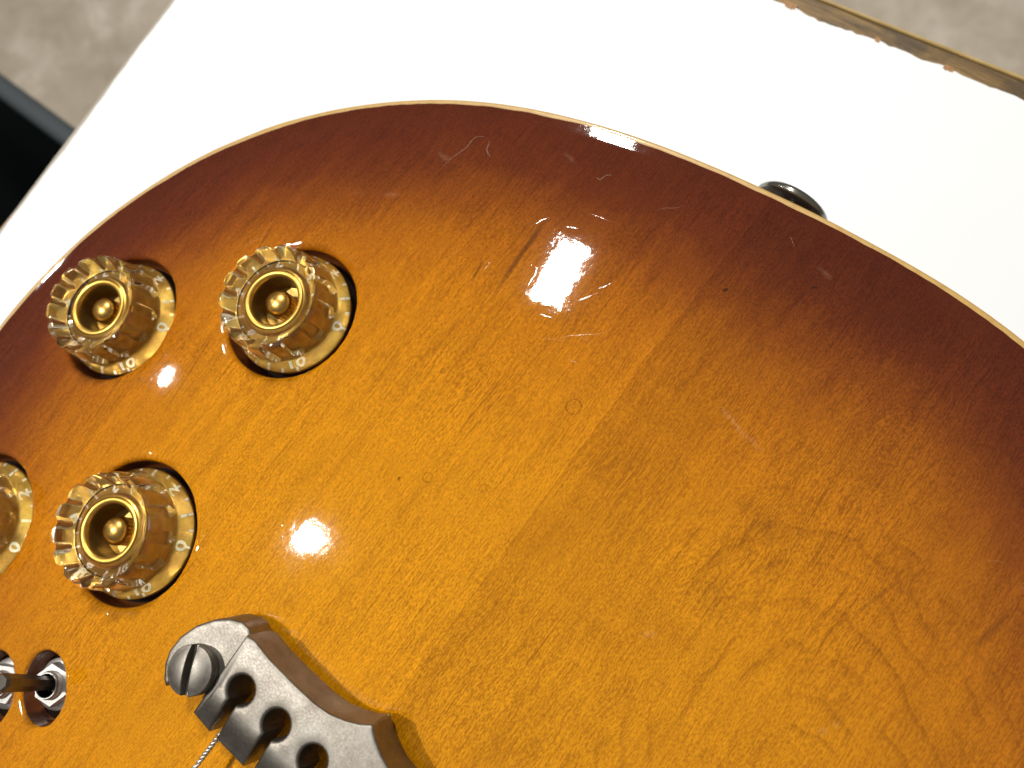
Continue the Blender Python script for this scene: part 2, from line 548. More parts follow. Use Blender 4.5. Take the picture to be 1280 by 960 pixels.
z = NT('aged_nickel_casting')
P = z.obj()
zn = z.noise(P, 0.22, 5.0, 0.62)
zp = z.noise(P, 2.2, 3.0, 0.6)
vo = z.n('ShaderNodeTexVoronoi')
z.l(P, vo.inputs['Vector'])
vo.inputs['Scale'].default_value = 0.75
pit = z.math('MULTIPLY', z.rng(vo.outputs['Distance'], 0.05, 0.28, 1, 0, True), z.rng(zn, 0.45, 0.6, 0.25, 1))
zc = z.mix(z.rng(zn, 0.35, 0.68), lin((142, 138, 130)), lin((118, 112, 104)))
zc = z.mix(z.math('MULTIPLY', pit, 0.10), zc, lin((200, 197, 190)))
zsep = z.n('ShaderNodeSeparateXYZ')
z.l(P, zsep.inputs[0])
scr = z.noise(z.vmath('MULTIPLY', P, (5.0, 0.5, 1)), 1.0, 3.0, 0.7, 0.4)
z.set(Base_Color=zc, Metallic=1.0, Roughness=z.math('ADD', z.rng(zp, 0.3, 0.7, 0.0, 0.12), z.rng(zsep.outputs['Y'], -6.5, -4.0, 0.26, 0.42)))
z.set(Normal=z.bump(z.math('ADD', z.math('MULTIPLY', zp, 0.5), z.math('ADD', z.math('MULTIPLY', pit, 0.35), z.math('MULTIPLY', scr, 0.25))), 0.16, 0.12))
M_ZINC = z.m
M_STEEL = simple('bright_steel', lin((226, 225, 221)), 0.34, 0.9, noise=(0.8, 0.5, lin((150, 148, 142))), bump=(2.0, 0.25, 0.06)).m
M_LEVER = simple('dull_steel', lin((112, 108, 100)), 0.34, 0.85, noise=(0.6, 0.6, lin((84, 78, 70))), bump=(2.0, 0.2, 0.05)).m
M_BLACK = simple('dark_bushing_bore', lin((26, 25, 22)), 0.45, 0.3).m  # dark colour for the inside faces of the switch bushing
M_BUTTON = simple('black_nickel', lin((150, 148, 139)), 0.2, 0.95, noise=(0.5, 0.6, lin((128, 126, 118))), bump=(1.5, 0.15, 0.05)).m
M_LINT = simple('pale_lint', lin((176, 142, 122)), 0.9).m

# table, floor, bin
t = NT('white_laminate')
P = t.obj()
t.set(Base_Color=t.mix(t.rng(t.noise(P, 0.02, 4.0), 0.3, 0.7), (0.79, 0.82, 0.845), (0.815, 0.84, 0.865)), Roughness=0.45)
M_LAM = t.m
t = NT('worn_wood_edge')
P = t.obj((0.05, 0.5, 0.5))
w1 = t.noise(P, 1.0, 6.0, 0.65)
w2 = t.noise(t.obj(), 0.09, 4.0, 0.6)
wc = t.ramp(w1, [(0.3, lin((58, 44, 20))), (0.5, lin((106, 82, 42))), (0.72, lin((150, 120, 66)))])
wc = t.mix(t.rng(w2, 0.5, 0.68, 0, 0.75), wc, lin((62, 48, 30)))
t.set(Base_Color=wc, Roughness=0.5, Normal=t.bump(w1, 0.6, 0.5))
M_EDGE = t.m
M_EDGEL = simple('pale_edge_veneer', lin((190, 164, 108)), 0.35, noise=(0.08, 0.7, lin((140, 112, 62)))).m
M_CHIP = simple('raw_particle_board', lin((172, 136, 100)), 0.85, noise=(0.7, 0.7, lin((140, 92, 52))), bump=(0.8, 0.8, 0.8)).m
M_LEDGE = simple('grey_edge_trim', lin((168, 160, 146)), 0.5, noise=(0.06, 0.6, lin((130, 122, 108)))).m
t = NT('polished_concrete')
P = t.obj()
c1 = t.noise(P, 0.010, 6.0, 0.62, 0.4)
c2 = t.noise(P, 0.045, 5.0, 0.6)
cc = t.ramp(c1, [(0.3, lin((164, 152, 134))), (0.5, lin((188, 177, 160))), (0.7, lin((216, 206, 192)))])
cc = t.mix(t.rng(c2, 0.4, 0.7, 0, 0.45), cc, lin((172, 163, 144)))
t.set(Base_Color=cc, Roughness=0.35, Normal=t.bump(c2, 0.2, 1.0))
M_FLOOR = t.m
M_BIN = simple('black_plastic', lin((27, 36, 36)), 0.5, noise=(0.01, 0.4, lin((19, 26, 26)))).m
M_BINR = simple('grey_plastic_rim', lin((66, 73, 77)), 0.5).m

# ------------------------------------------------------------------ setting: floor, table, bin
ZF = ZT - 660
fl = new_obj('floor', mesh('floor', [(-5, -5, ZF * S), (5, -5, ZF * S), (5, 5, ZF * S), (-5, 5, ZF * S)], [(0, 1, 2, 3)], False), mats=[M_FLOOR])
tag(fl, 'mottled beige grey polished concrete floor', kind='structure')

X0, X1, Y0, Y1 = -225.0, 620.0, -560.0, 219.6                # table top
table = bpy.data.objects.new('work_table', None)
sc.collection.objects.link(table)
table.location = (0, 0, ZF * S)
tag(table, 'white laminate work table with chipped brown wooden edge under the guitar', 'table')
TL = (0, 0, -ZF * S)
# laminate sheet with an uneven, chipped border
xs = np.arange(X0, X1 + 0.1, 1.6)
jit = np.convolve(rng.normal(0, 1.0, len(xs) + 12), np.ones(4) / 4, 'valid')[:len(xs)] * 0.75
slow = np.convolve(rng.normal(0, 1.0, len(xs) + 60), np.ones(30) / 30, 'valid')[:len(xs)] * 1.6
far = [(x, Y1 + a + b + (x + 46) * 0.045 * (1 if x < 60 else 0) + (4.7 if x >= 60 else 0) - 1.0) for x, a, b in zip(xs, jit, slow)]
ys = np.arange(Y1 - 3, Y0, -1.6)
jl = np.convolve(rng.normal(0, 1.0, len(ys) + 50), np.ones(20) / 20, 'valid')[:len(ys)] * 1.3
lef = [(X0 + a + (max(0, 125 - y) * 0.05 if y > -60 else 9.2), y) for y, a in zip(ys, jl)]
border = far + [(X1, Y0)] + [p for p in lef[::-1]]
n = len(border)
v = [(x * S, y * S, ZT * S) for x, y in border] + [(x * S, y * S, (ZT - 1.2) * S) for x, y in border]
f = [tuple(range(n))[::-1]] + [(i, (i + 1) % n, n + (i + 1) % n, n + i) for i in range(n)]
lam = mesh('laminate', v, f, False)
bm = bmesh.new(); bm.from_mesh(lam); bmesh.ops.recalc_face_normals(bm, faces=bm.faces); bm.to_mesh(lam); bm.free()
new_obj('laminate_top', lam, table, [M_LAM], TL)


def slant(x):                                               # the far edge as it runs in plan
    return Y1 + 0.8 + (x + 46) * 0.045


def strip(x0, x1, a, b, z0, z1, bev=0.3, n=60):
    """a straight batten along the far edge, following slant()"""
    v, f = [], []
    for x in np.linspace(x0, x1, n):
        s = slant(min(x, 300))
        for y, zz in ((a, z0), (a, z1 - bev), (a + bev, z1), (b - bev, z1), (b, z1 - bev), (b, z0)):
            v.append((x * S, (s + y) * S, zz * S))
    for i in range(n - 1):
        for k in range(6):
            f.append((i * 6 + k, i * 6 + (k + 1) % 6, i * 6 + 6 + (k + 1) % 6, i * 6 + 6 + k))
    f += [tuple(range(6)), tuple((n - 1) * 6 + k for k in range(6))[::-1]]
    me = mesh('strip', v, f, True, 40)
    bm = bmesh.new(); bm.from_mesh(me); bmesh.ops.recalc_face_normals(bm, faces=bm.faces); bm.to_mesh(me); bm.free()
    return me


new_obj('edge_band', strip(X0 - 2, X1, -3.0, 3.9, ZT - 24, ZT - 0.9), table, [M_EDGE], TL)
new_obj('edge_veneer', strip(X0 - 2, X1, 3.95, 4.9, ZT - 24, ZT - 0.2, 0.25), table, [M_EDGEL], TL)
new_obj('core_board', box(X0 + 2, X1 - 1, Y0 + 1, Y1 - 6, ZT - 24, ZT - 1.3), table, [M_CHIP], TL)
# left trim follows the slightly bowed left edge
v, f = [], []
for i, (x, y) in enumerate(lef):
    x = X0 + (max(0, 125 - y) * 0.05 if y > -60 else 9.2)
    for dx, zz in ((-2.2, ZT - 24), (-2.2, ZT - 1.0), (-1.7, ZT - 0.5), (3.0, ZT - 0.5 - 0.8), (3.0, ZT - 24)):
        v.append(((x + dx) * S, y * S, zz * S))
m5 = len(lef)
for i in range(m5 - 1):
    for k in range(4):
        f.append((i * 5 + k, i * 5 + k + 1, i * 5 + 6 + k, i * 5 + 5 + k))
new_obj('side_trim', mesh('side_trim', v, f, True, 40), table, [M_LEDGE], TL)
for lx, ly in ((X0 + 30, Y1 - 30), (X1 - 60, Y1 - 30), (X0 + 30, Y0 + 30), (X1 - 60, Y0 + 30)):
    new_obj('leg', box(lx, lx + 30, ly - 30, ly, ZF, ZT - 24.1, 2), table, [M_EDGE], TL)
# chips broken out of the laminate along the far edge
for x, w, dpt in ((-38, 2.4, 1.3), (-11, 0.9, 0.5), (9.6, 1.6, 0.7)):
    pts = []
    for k in range(14):
        a = PI * k / 13
        rr = 1 + random.uniform(-0.4, 0.3)
        pts.append((x + math.cos(a) * w * rr, slant(x) - 1.6 - math.sin(a) * dpt * rr - (0 if 0 < k < 13 else -1)))
    v = [(px * S, py * S, (ZT + 0.1) * S) for px, py in pts] + [(px * S, py * S, (ZT - 2) * S) for px, py in pts]
    f = [tuple(range(14))] + [(i, (i + 1) % 14, 14 + (i + 1) % 14, 14 + i) for i in range(14)]
    me = mesh('chip', v, f, False)
    bm = bmesh.new(); bm.from_mesh(me); bmesh.ops.recalc_face_normals(bm, faces=bm.faces); bm.to_mesh(me); bm.free()
    new_obj('edge_chip', me, table, [M_CHIP], TL)

# bin on the floor at the left of the table
bin_o = bpy.data.objects.new('storage_bin', None)
sc.collection.objects.link(bin_o)
bin_o.location = (-640 * S, -90 * S, ZF * S)
tag(bin_o, 'black bin with rounded grey rim on the floor left of the table', 'bin')


def rrect(hx, hy, r, n=10):
    p = []
    for cx, cy, a0 in ((hx - r, hy - r, 0), (-hx + r, hy - r, 90), (-hx + r, -hy + r, 180), (hx - r, -hy + r, 270)):
        for k in range(n + 1):
            a = math.radians(a0 + 90 * k / n)
            p.append((cx + r * math.cos(a), cy + r * math.sin(a)))
    return p


def loft(rings):
    n = len(rings[0])
    v = [(x * S, y * S, zz * S) for ring in rings for x, y, zz in ring]
    f = []
    for i in range(len(rings) - 1):
        for k in range(n):
            f.append((i * n + k, i * n + (k + 1) % n, (i + 1) * n + (k + 1) % n, (i + 1) * n + k))
    return v, f


HB = 300
rings = [[(x, y, zz) for x, y in rrect(hx, hy, r)] for hx, hy, r, zz in ((205, 128, 40, 0), (230, 150, 45, HB), (224, 144, 42, HB), (200, 123, 38, 6))]
v, f = loft(rings)
q = len(rings[0])
f += [tuple(range(q))[::-1], tuple(3 * q + k for k in range(q))]
new_obj('body', mesh('bin_body', v, f, True, 40), bin_o, [M_BIN])
rr = []
for k in range(13):
    a = PI * k / 12
    rr.append([(x, y, HB - 2 + 9 * math.sin(a)) for x, y in rrect(227 + 10 * math.cos(a), 149 + 10 * math.cos(a), 44)])
v, f = loft(rr)
new_obj('rim', mesh('bin_rim', v, f, True, 60), bin_o, [M_BINR])

# ------------------------------------------------------------------ the guitar
guitar = bpy.data.objects.new('electric_guitar', None)
sc.collection.objects.link(guitar)
guitar.location = (0, 0, ZT * S)
tag(guitar, 'sunburst electric guitar body with cream binding lying on the white table', 'guitar')
GL = (0, 0, -ZT * S)

# --- maple top: constrained triangulation of rim, openings and centre seam
BW = 1.0                                                   # binding width
jitb = np.convolve(rng.normal(0, 1, 640 + 8), np.ones(3) / 3, 'same')[:640] * 0.13
INNER = RIM + NIN * (BW + jitb)[:, None]
V2, E2 = [], []


def add_loop(P, closed=True):
    s = len(V2)
    for p in P:
        V2.append((float(p[0]), float(p[1])))
    m = len(P)
    for i in range(m if closed else m - 1):
        E2.append((s + i, s + (i + 1) % m))


add_loop(INNER)
for d in (2.6, 3.8, 5.2, 6.8, 8.6, 10.6):
    for p in (RIM + NIN * d)[::1]:
        V2.append((float(p[0]), float(p[1])))
AH = {}
for i, h in enumerate(HOLES):
    nseg = 96 if i < 4 else 56
    a = np.linspace(0, 2 * PI, nseg, endpoint=False)
    AH[i] = a
    add_loop(ellipse(h, h[4], a))
seam_y = np.arange(-244, 142, 2.0)
add_loop([(0.0, y) for y in seam_y] + [(0.0, 146.0)], False)
gp = []
for x in np.arange(-146, 156, 2.1):
    for k, y in enumerate(np.arange(-64, 146, 2.1)):
        gp.append((x + (1.05 if k % 2 else 0), y))
for x in np.arange(-146, 156, 6.0):
    for y in np.arange(-264, -66, 6.0):
        gp.append((x, y))
gp = np.array(gp)
keep = inside(RIM, gp) & (edge_dist(gp) > 11.6) & (np.abs(gp[:, 0]) > 0.9)
for h in HOLES:
    keep &= ~in_hole(h, h[4] + 1.0, gp)
V2 += [tuple(map(float, p)) for p in gp[keep]]
r = delaunay_2d_cdt([Vector(p) for p in V2], E2, [], 0, 1e-5)
vt = np.array([(p.x, p.y) for p in r[0]])
ft = np.array([t for t in r[2] if len(t) == 3])
cen = vt[ft].mean(1)
ok = inside(INNER, cen)
for h in HOLES:
    ok &= ~in_hole(h, h[4] - 0.02, cen)
ft, cen = ft[ok], cen[ok]
zt, nt_, et = top_z(vt), top_n(vt), edge_dist(vt)
nt_[et < 1.5] = (0, 0, 1)
for side, mat in ((-1, M_LEFT), (1, M_RIGHT)):
    tri = ft[(cen[:, 0] * side) > 0]
    used, inv = np.unique(tri, return_inverse=True)
    inv = inv.reshape(-1, 3)
    co = np.column_stack([vt[used], zt[used]]) * S
    a_, b_, c_ = co[inv[:, 0]], co[inv[:, 1]], co[inv[:, 2]]
    flip = np.cross(b_ - a_, c_ - a_)[:, 2] < 0
    inv[flip] = inv[flip][:, ::-1]
    me = bpy.data.meshes.new('maple_half')
    me.from_pydata(co.tolist(), [], inv.tolist())
    me.shade_smooth()
    at = me.attributes.new('edge_distance', 'FLOAT', 'POINT')
    at.data.foreach_set('value', burst(vt[used], et[used]).astype(np.float32))
    me.normals_split_custom_set_from_vertices([tuple(q) for q in nt_[used]])
    o = new_obj('maple_half', me, guitar, [mat], GL)
    o['label'] = 'amber quarter-sawn half of the top' if side < 0 else 'flat-sawn half of the top with arched growth rings'

# --- binding, sides, back
prof = [(BW + 0.35, -0.5), (BW + 0.3, 0.0), (BW - 0.1, 0.05), (0.55, 0.04), (0.2, -0.1), (0.03, -0.45), (0.0, -1.0), (0.0, -7.0), (1.5, -7.2)]
n = len(RIM)
v, f = [], []
wob = np.convolve(rng.normal(0, 1, n + 8), np.ones(5) / 5, 'same')[:n] * 0.05
for i in range(n):
    for k, (d, zz) in enumerate(prof):
        dd = d + (jitb[i] if k < 3 else 0) + (wob[i] if k > 3 else 0)
        p = RIM[i] + NIN[i] * dd
        v.append((p[0] * S, p[1] * S, zz * S))
k = len(prof)
for i in range(n):
    j = (i + 1) % n
    for q in range(k - 1):
        f.append((i * k + q, j * k + q, j * k + q + 1, i * k + q + 1))
me = mesh('binding', v, f, True, 60)
bm = bmesh.new(); bm.from_mesh(me); bmesh.ops.recalc_face_normals(bm, faces=bm.faces); bm.to_mesh(me); bm.free()
new_obj('binding', me, guitar, [M_BIND], GL)
prof = [(0.1, -6.9), (0.1, -44.5), (0.5, -46.5), (2.0, -47.8), (4.0, -48.0)]
v, f = [], []
for i in range(n):
    for d, zz in prof:
        p = RIM[i] + NIN[i] * d
        v.append((p[0] * S, p[1] * S, zz * S))
k = len(prof)
for i in range(n):
    j = (i + 1) % n
    for q in range(k - 1):
        f.append((i * k + q, j * k + q, j * k + q + 1, i * k + q + 1))
f.append(tuple(i * k + k - 1 for i in range(n)))
me = mesh('body_side', v, f, True, 60)
bm = bmesh.new(); bm.from_mesh(me); bmesh.ops.recalc_face_normals(bm, faces=bm.faces); bm.to_mesh(me); bm.free()
new_obj('body_side', me, guitar, [M_SIDE], GL)

# --- routed wells: rolled lacquer lip, wall and floor
for i, h in enumerate(HOLES):
    a = AH[i]
    m_ = len(a)
    lw, dep = h[4], h[5]
    z0 = float(top_z(np.array([h[0]]))[0])
    outer = ellipse(h, lw, a)
    zo, no = top_z(outer), top_n(outer)
    lump = np.convolve(np.tile(rng.normal(0, 1, m_), 3), np.ones(3) / 3, 'same')[m_:2 * m_] * 0.22
    V, F, NR, ED, MI = [], [], [], [], []
    rows = []
    for j in range(9):
        an = PI / 2 * j / 8
        g_ = lw * (1 - math.sin(an))
        p = ellipse(h, g_, a)
        zz = zo - lw * 0.8 * (1 - math.cos(an)) + lump * math.sin(2 * an)
        rows.append((p, zz))
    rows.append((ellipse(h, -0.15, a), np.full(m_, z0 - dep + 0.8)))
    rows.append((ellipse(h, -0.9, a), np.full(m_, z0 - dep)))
    for p, zz in rows:
        for q in range(m_):
            V.append((p[q][0] * S, p[q][1] * S, zz[q] * S))
        ED += edge_dist(p).tolist()
    for j in range(len(rows) - 1):
        for q in range(m_):
            k = (q + 1) % m_
            F.append((j * m_ + q, (j + 1) * m_ + q, (j + 1) * m_ + k, j * m_ + k))
            MI.append(0 if j < 7 else 1)
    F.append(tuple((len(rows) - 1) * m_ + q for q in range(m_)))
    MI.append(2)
    me = mesh('well', V, F, True, 70)
    at = me.attributes.new('edge_distance', 'FLOAT', 'POINT')
    at.data.foreach_set('value', np.array(ED, np.float32))
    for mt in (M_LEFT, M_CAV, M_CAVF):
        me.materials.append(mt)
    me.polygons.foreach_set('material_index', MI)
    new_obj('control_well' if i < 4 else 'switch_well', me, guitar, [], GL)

# --- knobs: clear scalloped shell over a gold insert with printed scale
NG = 14
GZ = 7.3                                                    # the scallops end in a round foot here


def groove(r, z, a):
    if r < 8.6 or z < GZ - 1.4:
        return r
    axis = 12.3 - max(0.0, z - 8.0) * 0.06                 # the cutter leans with the wall
    d = ((a * NG / (2 * PI) + 0.25) % 1.0 - 0.5) * (2 * PI / NG) * axis
    w = 1.28
    if z < GZ:                                              # half-round end
        w2 = 1.96 - (GZ - z) ** 2
        w = w * math.sqrt(max(0.0, w2)) / 1.4
    if abs(d) >= w or w <= 0:
        return r
    lim = axis - math.sqrt(w * w - d * d) * 1.05
    return min(r, lim)


prof = [(14.3, 0.0), (14.35, 0.25), (14.3, 0.7), (14.05, 1.4), (13.55, 2.2), (13.2, 3.0), (12.98, 4.0), (12.85, 5.2), (12.8, 5.95), (12.78, 6.1), (12.76, 6.3), (12.74, 6.55), (12.7, 6.85), (12.66, 7.2), (12.6, 7.7),
        (12.45, 9.0), (12.3, 10.2), (12.2, 11.0), (12.1, 11.5), (11.85, 11.95), (11.45, 12.15), (10.95, 12.15), (10.5, 11.9), (10.0, 11.4), (9.3, 10.6), (8.5, 9.9), (7.8, 9.5), (7.3, 9.35),
        (7.0, 9.1), (6.95, 8.6), (6.95, 0.3), (7.05, 0.0)]
v, f = lathe(prof, NG * 20, True, groove)
SHELL = mesh('clear_shell', v, f, True, 38)
bm = bmesh.new(); bm.from_mesh(SHELL); bmesh.ops.recalc_face_normals(bm, faces=bm.faces); bm.to_mesh(SHELL); bm.free()
SHELL.set_sharp_from_angle(angle=math.radians(38))
SHELL.materials.append(M_ACRYL)
ins = [(14.0, 0.30), (13.9, 0.7), (9.9, 1.9), (9.5, 2.2), (9.2, 2.7), (8.2, 8.0), (7.8, 8.9), (7.4, 9.4), (7.0, 9.55)]
v, f = lathe(ins, 96)
INSERT = mesh('gold_insert', v, f, True, 35)
INSERT.materials.append(M_GOLD)
ring = [(6.9, 8.4), (6.95, 9.35), (6.85, 9.6), (6.6, 9.72), (6.3, 9.74), (5.85, 9.6), (5.6, 9.3), (5.5, 8.9), (5.35, 4.0), (5.1, 3.4), (0.001, 3.2)]
v, f = lathe(ring, 80)
RING = mesh('top_ring', v, f, True, 50)
RING.materials.append(M_GOLD)
RING.materials.append(M_BORE)
for p in RING.polygons:
    if p.center.z < 8.0 * S:
        p.material_index = 1
sh = [(0.001, 9.0), (1.0, 8.92), (2.0, 8.6), (2.7, 8.1), (3.0, 7.5), (3.05, 6.8), (3.05, 1.2)]
v, f = lathe(sh, 72, False, lambda r, z, a: r - (0.22 * (math.sin(a * 18) > 0) if z < 7.0 else 0))
SHAFT = mesh('shaft', v, f, True, 40)
SHAFT.materials.append(M_BRASS)


def text_mesh(body, size):
    cu = bpy.data.curves.new('t', 'FONT')
    cu.body = body
    cu.size = size * S
    cu.align_x = 'CENTER'
    cu.align_y = 'CENTER'
    cu.extrude = 0.03 * S
    cu.offset = 0.11 * S
    cu.resolution_u = 4
    o = bpy.data.objects.new('t', cu)
    sc.collection.objects.link(o)
    bpy.context.view_layer.update()
    me = bpy.data.meshes.new_from_object(o)
    bpy.data.objects.remove(o)
    me.materials.clear()
    me.materials.append(M_PRINT)
    return me


DIG = {k: text_mesh(str(k), 4.5) for k in (0, 2, 4, 6, 8, 10)}
SLOPE = math.atan2(1.9 - 0.7, 13.9 - 9.9)


def flange_z(r):
    return 0.7 + (13.9 - r) * math.tan(SLOPE)


def on_flange(r, a, turn=0.0):
    """matrix that lays a flat mark on the sloping gold flange, its top towards the axis"""
    m = Matrix.Rotation(a, 4, 'Z') @ Matrix.Translation((r * S, 0, (flange_z(r) + 0.09) * S)) @ Matrix.Rotation(SLOPE, 4, 'Y') @ Matrix.Rotation(PI / 2, 4, 'Z')
    return m


TICK_L = box(-0.30, 0.30, -1.05, 1.05, -0.03, 0.03)
TICK_S = box(-0.27, 0.27, -0.6, 0.6, -0.03, 0.03)
for q in (TICK_L, TICK_S):
    q.materials.append(M_PRINT)
A0 = [math.radians(x) for x in (17, 22, 23, 6)]
ST = math.radians(30.0)
LBL = ['clear-capped gold knob nearest the strap button', '', 'clear-capped gold knob nearest the tailpiece', 'clear-capped gold knob cut off by the left edge of the photo']
LBL[1] = 'clear-capped gold knob closest to the binding at upper left'
for i, (x, y) in enumerate(KNOBS):
    zb = float(top_z(np.array([[x, y]]))[0]) - 2.6
    kn = new_obj('control_knob', SHELL, guitar)
    kn.location = (x * S, y * S, (zb - ZT) * S)
    kn.rotation_euler = (0, 0, A0[i])
    kn['label'] = LBL[i]
    new_obj('gold_insert', INSERT, kn)
    new_obj('top_ring', RING, kn)
    new_obj('shaft', SHAFT, kn)
    for k in range(0, 21):
        val = k / 2
        a = ST * val
        if k % 4 == 0:
            o = new_obj('digit', DIG[int(val)], kn)
            o.matrix_local = on_flange(11.6, a)
        elif k % 2 == 0:
            o = new_obj('tick_mark', TICK_L, kn)
            o.matrix_local = on_flange(11.6, a)
        o = new_obj('tick_mark', TICK_S, kn)
        o.matrix_local = on_flange(13.4, a)

# --- mini toggle switches
def hexring(r, ri, z0, z1):
    v, f = [], []
    for k in range(6):
        a = PI / 3 * k
        for rr_, zz in ((ri, z0), (r, z0), (r, z1 - 0.3), (r * 0.95, z1), (ri, z1)):
            v.append((rr_ * math.cos(a) * S, rr_ * math.sin(a) * S, zz * S))
    for k in range(6):
        j = (k + 1) % 6
        for q in range(4):
            f.append((k * 5 + q, j * 5 + q, j * 5 + q + 1, k * 5 + q + 1))
    return mesh('nut', v, f, False)


NUT = hexring(4.6, 2.9, 0.4, 2.6)
NUT.materials.append(M_STEEL)
v, f = lathe([(5.5, 0.0), (5.5, 0.35), (5.3, 0.5), (2.5, 0.5)], 48)
WASH = mesh('washer', v, f, True, 40); WASH.materials.append(M_STEEL)
bp = [(2.75, 0.0)]
for k in range(8):
    bp += [(3.0, 0.4 + k * 0.42), (2.8, 0.6 + k * 0.42)]
bp += [(2.7, 3.9), (2.7, 4.1), (2.5, 4.1), (2.4, 3.8), (2.4, 1.0), (0.001, 0.9)]
v, f = lathe(bp, 40)
BUSH = mesh('bushing', v, f, True, 40); BUSH.materials.append(M_STEEL); BUSH.materials.append(M_BLACK)
for p in BUSH.polygons:
    if sum(math.hypot(BUSH.vertices[q].co.x, BUSH.vertices[q].co.y) for q in p.vertices) / len(p.vertices) < 2.45 * S:
        p.material_index = 1
for i, (x, y) in enumerate(SWITCHES):
    zb = float(top_z(np.array([[x, y]]))[0]) - HOLES[4 + i][5]
    sw = new_obj('toggle_switch', BUSH, guitar)
    sw.location = ((x - 0.3) * S, (y + 0.3) * S, (zb + 0.05 - ZT) * S)
    sw.rotation_euler = (0, 0, math.radians(12 + 20 * i))
    sw['label'] = 'recessed mini toggle switch with its whole lever in view' if i == 0 else 'recessed mini toggle switch at the left edge of the photo'
    new_obj('hex_nut', NUT, sw)
    new_obj('washer', WASH, sw)
    # flat-sided bat lever
    rows = [(1.7, 1.3, 1.2), (1.8, 1.4, 3.5), (2.3, 1.8, 12.8), (2.4, 1.9, 15.0), (2.1, 1.5, 15.8)]
    v, f = [], []
    for hx, hy, zz in rows:
        for q in range(8):
            a = PI / 4 * q + PI / 8
            v.append((hx * math.cos(a) * 1.08 * S, hy * math.sin(a) * 1.08 * S, zz * S))
    for j in range(len(rows) - 1):
        for q in range(8):
            k = (q + 1) % 8
            f.append((j * 8 + q, j * 8 + k, j * 8 + 8 + k, j * 8 + 8 + q))
    f.append(tuple((len(rows) - 1) * 8 + q for q in range(8)))
    lv = new_obj('lever', mesh('lever', v, f, False), sw, [M_LEVER])
    lv.rotation_euler = (math.radians(-7), math.radians(-4), math.radians(30))

# --- strap button on the end of the body
pr = [(0.001, 0.0), (4.6, 0.0), (4.4, 1.5), (3.6, 4.0), (3.7, 4.6), (4.6, 5.8), (7.6, 6.6), (8.9, 7.0), (9.4, 7.6), (9.45, 8.2), (9.0, 8.9), (7.9, 9.4), (4.0, 9.8), (0.001, 9.9)]
v, f = lathe(pr, 64)
sb = new_obj('strap_button', mesh('strap_button', v, f, True, 50), guitar, [M_BUTTON])
sb.location = (1.5 * S, 143.8 * S, (-20.0 - ZT) * S)
sb.rotation_euler = (-PI / 2, 0, 0)

# ------------------------------------------------------------------ tailpiece
def plate(outline, ztop, zbot, inset, grid, bot_shift=None, rows=4):
    """solid with rounded upper edge from a plan outline; ztop(xy) gives the upper surface"""
    P = np.array(outline, float)
    if np.sum(P[:, 0] * np.roll(P[:, 1], -1) - np.roll(P[:, 0], -1) * P[:, 1]) < 0:
        P = P[::-1]
    t1 = P - np.roll(P, 1, 0); t2 = np.roll(P, -1, 0) - P
    t1 /= np.sqrt((t1 ** 2).sum(1))[:, None] + 1e-9; t2 /= np.sqrt((t2 ** 2).sum(1))[:, None] + 1e-9
    n1 = np.stack([-t1[:, 1], t1[:, 0]], 1); n2 = np.stack([-t2[:, 1], t2[:, 0]], 1)
    nn = n1 + n2
    nn /= np.maximum((nn * n1).sum(1), 0.35)[:, None]
    I = P + nn * inset
    m = len(P)
    lo, hi = I.min(0), I.max(0)
    gx = [(x, y) for x in np.arange(lo[0], hi[0], grid) for y in np.arange(lo[1], hi[1], grid)]
    gx = np.array(gx) if gx else np.zeros((0, 2))
    if len(gx):
        k = inside(I, gx)
        gx = gx[k]
        if len(gx):
            dmin = np.sqrt(((gx[:, None, :] - I[None]) ** 2).sum(2)).min(1)
            gx = gx[dmin > grid * 0.5]
    V = [Vector(map(float, p)) for p in I] + [Vector(map(float, p)) for p in gx]
    r = delaunay_2d_cdt(V, [(i, (i + 1) % m) for i in range(m)], [], 0, 1e-6)
    vv = np.array([(p.x, p.y) for p in r[0]])
    tt = [t for t in r[2] if len(t) == 3]
    ce = np.array([vv[list(t)].mean(0) for t in tt])
    tt = [t for t, c in zip(tt, inside(I, ce)) if c]
    # index of each outline point in the result
    idx = [int(np.argmin(((vv - p) ** 2).sum(1))) for p in I]
    zz = ztop(vv)
    verts = [(x * S, y * S, q * S) for (x, y), q in zip(vv, zz)]
    faces = [tuple(t) for t in tt]
    prev = idx
    zI = ztop(I)
    for j in range(1, rows + 1):
        an = PI / 2 * j / rows
        p = I + (P - I) * math.sin(an)
        base = len(verts)
        for q in range(m):
            verts.append((p[q][0] * S, p[q][1] * S, (zI[q] - inset * (1 - math.cos(an))) * S))
        cur = list(range(base, base + m))
        faces += [(prev[q], prev[(q + 1) % m], cur[(q + 1) % m], cur[q]) for q in range(m)]
        prev = cur
    base = len(verts)
    PB = bot_shift(P) if bot_shift else P
    for q in range(m):
        verts.append((PB[q][0] * S, PB[q][1] * S, zbot * S))
    cur = list(range(base, base + m))
    faces += [(prev[q], prev[(q + 1) % m], cur[(q + 1) % m], cur[q]) for q in range(m)]
    bt = delaunay_2d_cdt([Vector(map(float, p)) for p in PB], [(i, (i + 1) % m) for i in range(m)], [], 0, 1e-6)
    if len(bt[0]) == m:
        cb = np.array([PB[list(t)].mean(0) for t in bt[2]])
        faces += [tuple(base + q for q in t)[::-1] for t, c in zip(bt[2], inside(PB, cb)) if c]
    me = bpy.data.meshes.new('plate')
    me.from_pydata(verts, [], faces)
    me.validate()
    bm = bmesh.new(); bm.from_mesh(me); bmesh.ops.recalc_face_normals(bm, faces=bm.faces); bm.to_mesh(me); bm.free()
    me.shade_smooth()
    me.set_sharp_from_angle(angle=math.radians(36))
    return me


XC = 1.0
KEY = [XC + (k - 2.5) * 9.5 for k in range(6)]


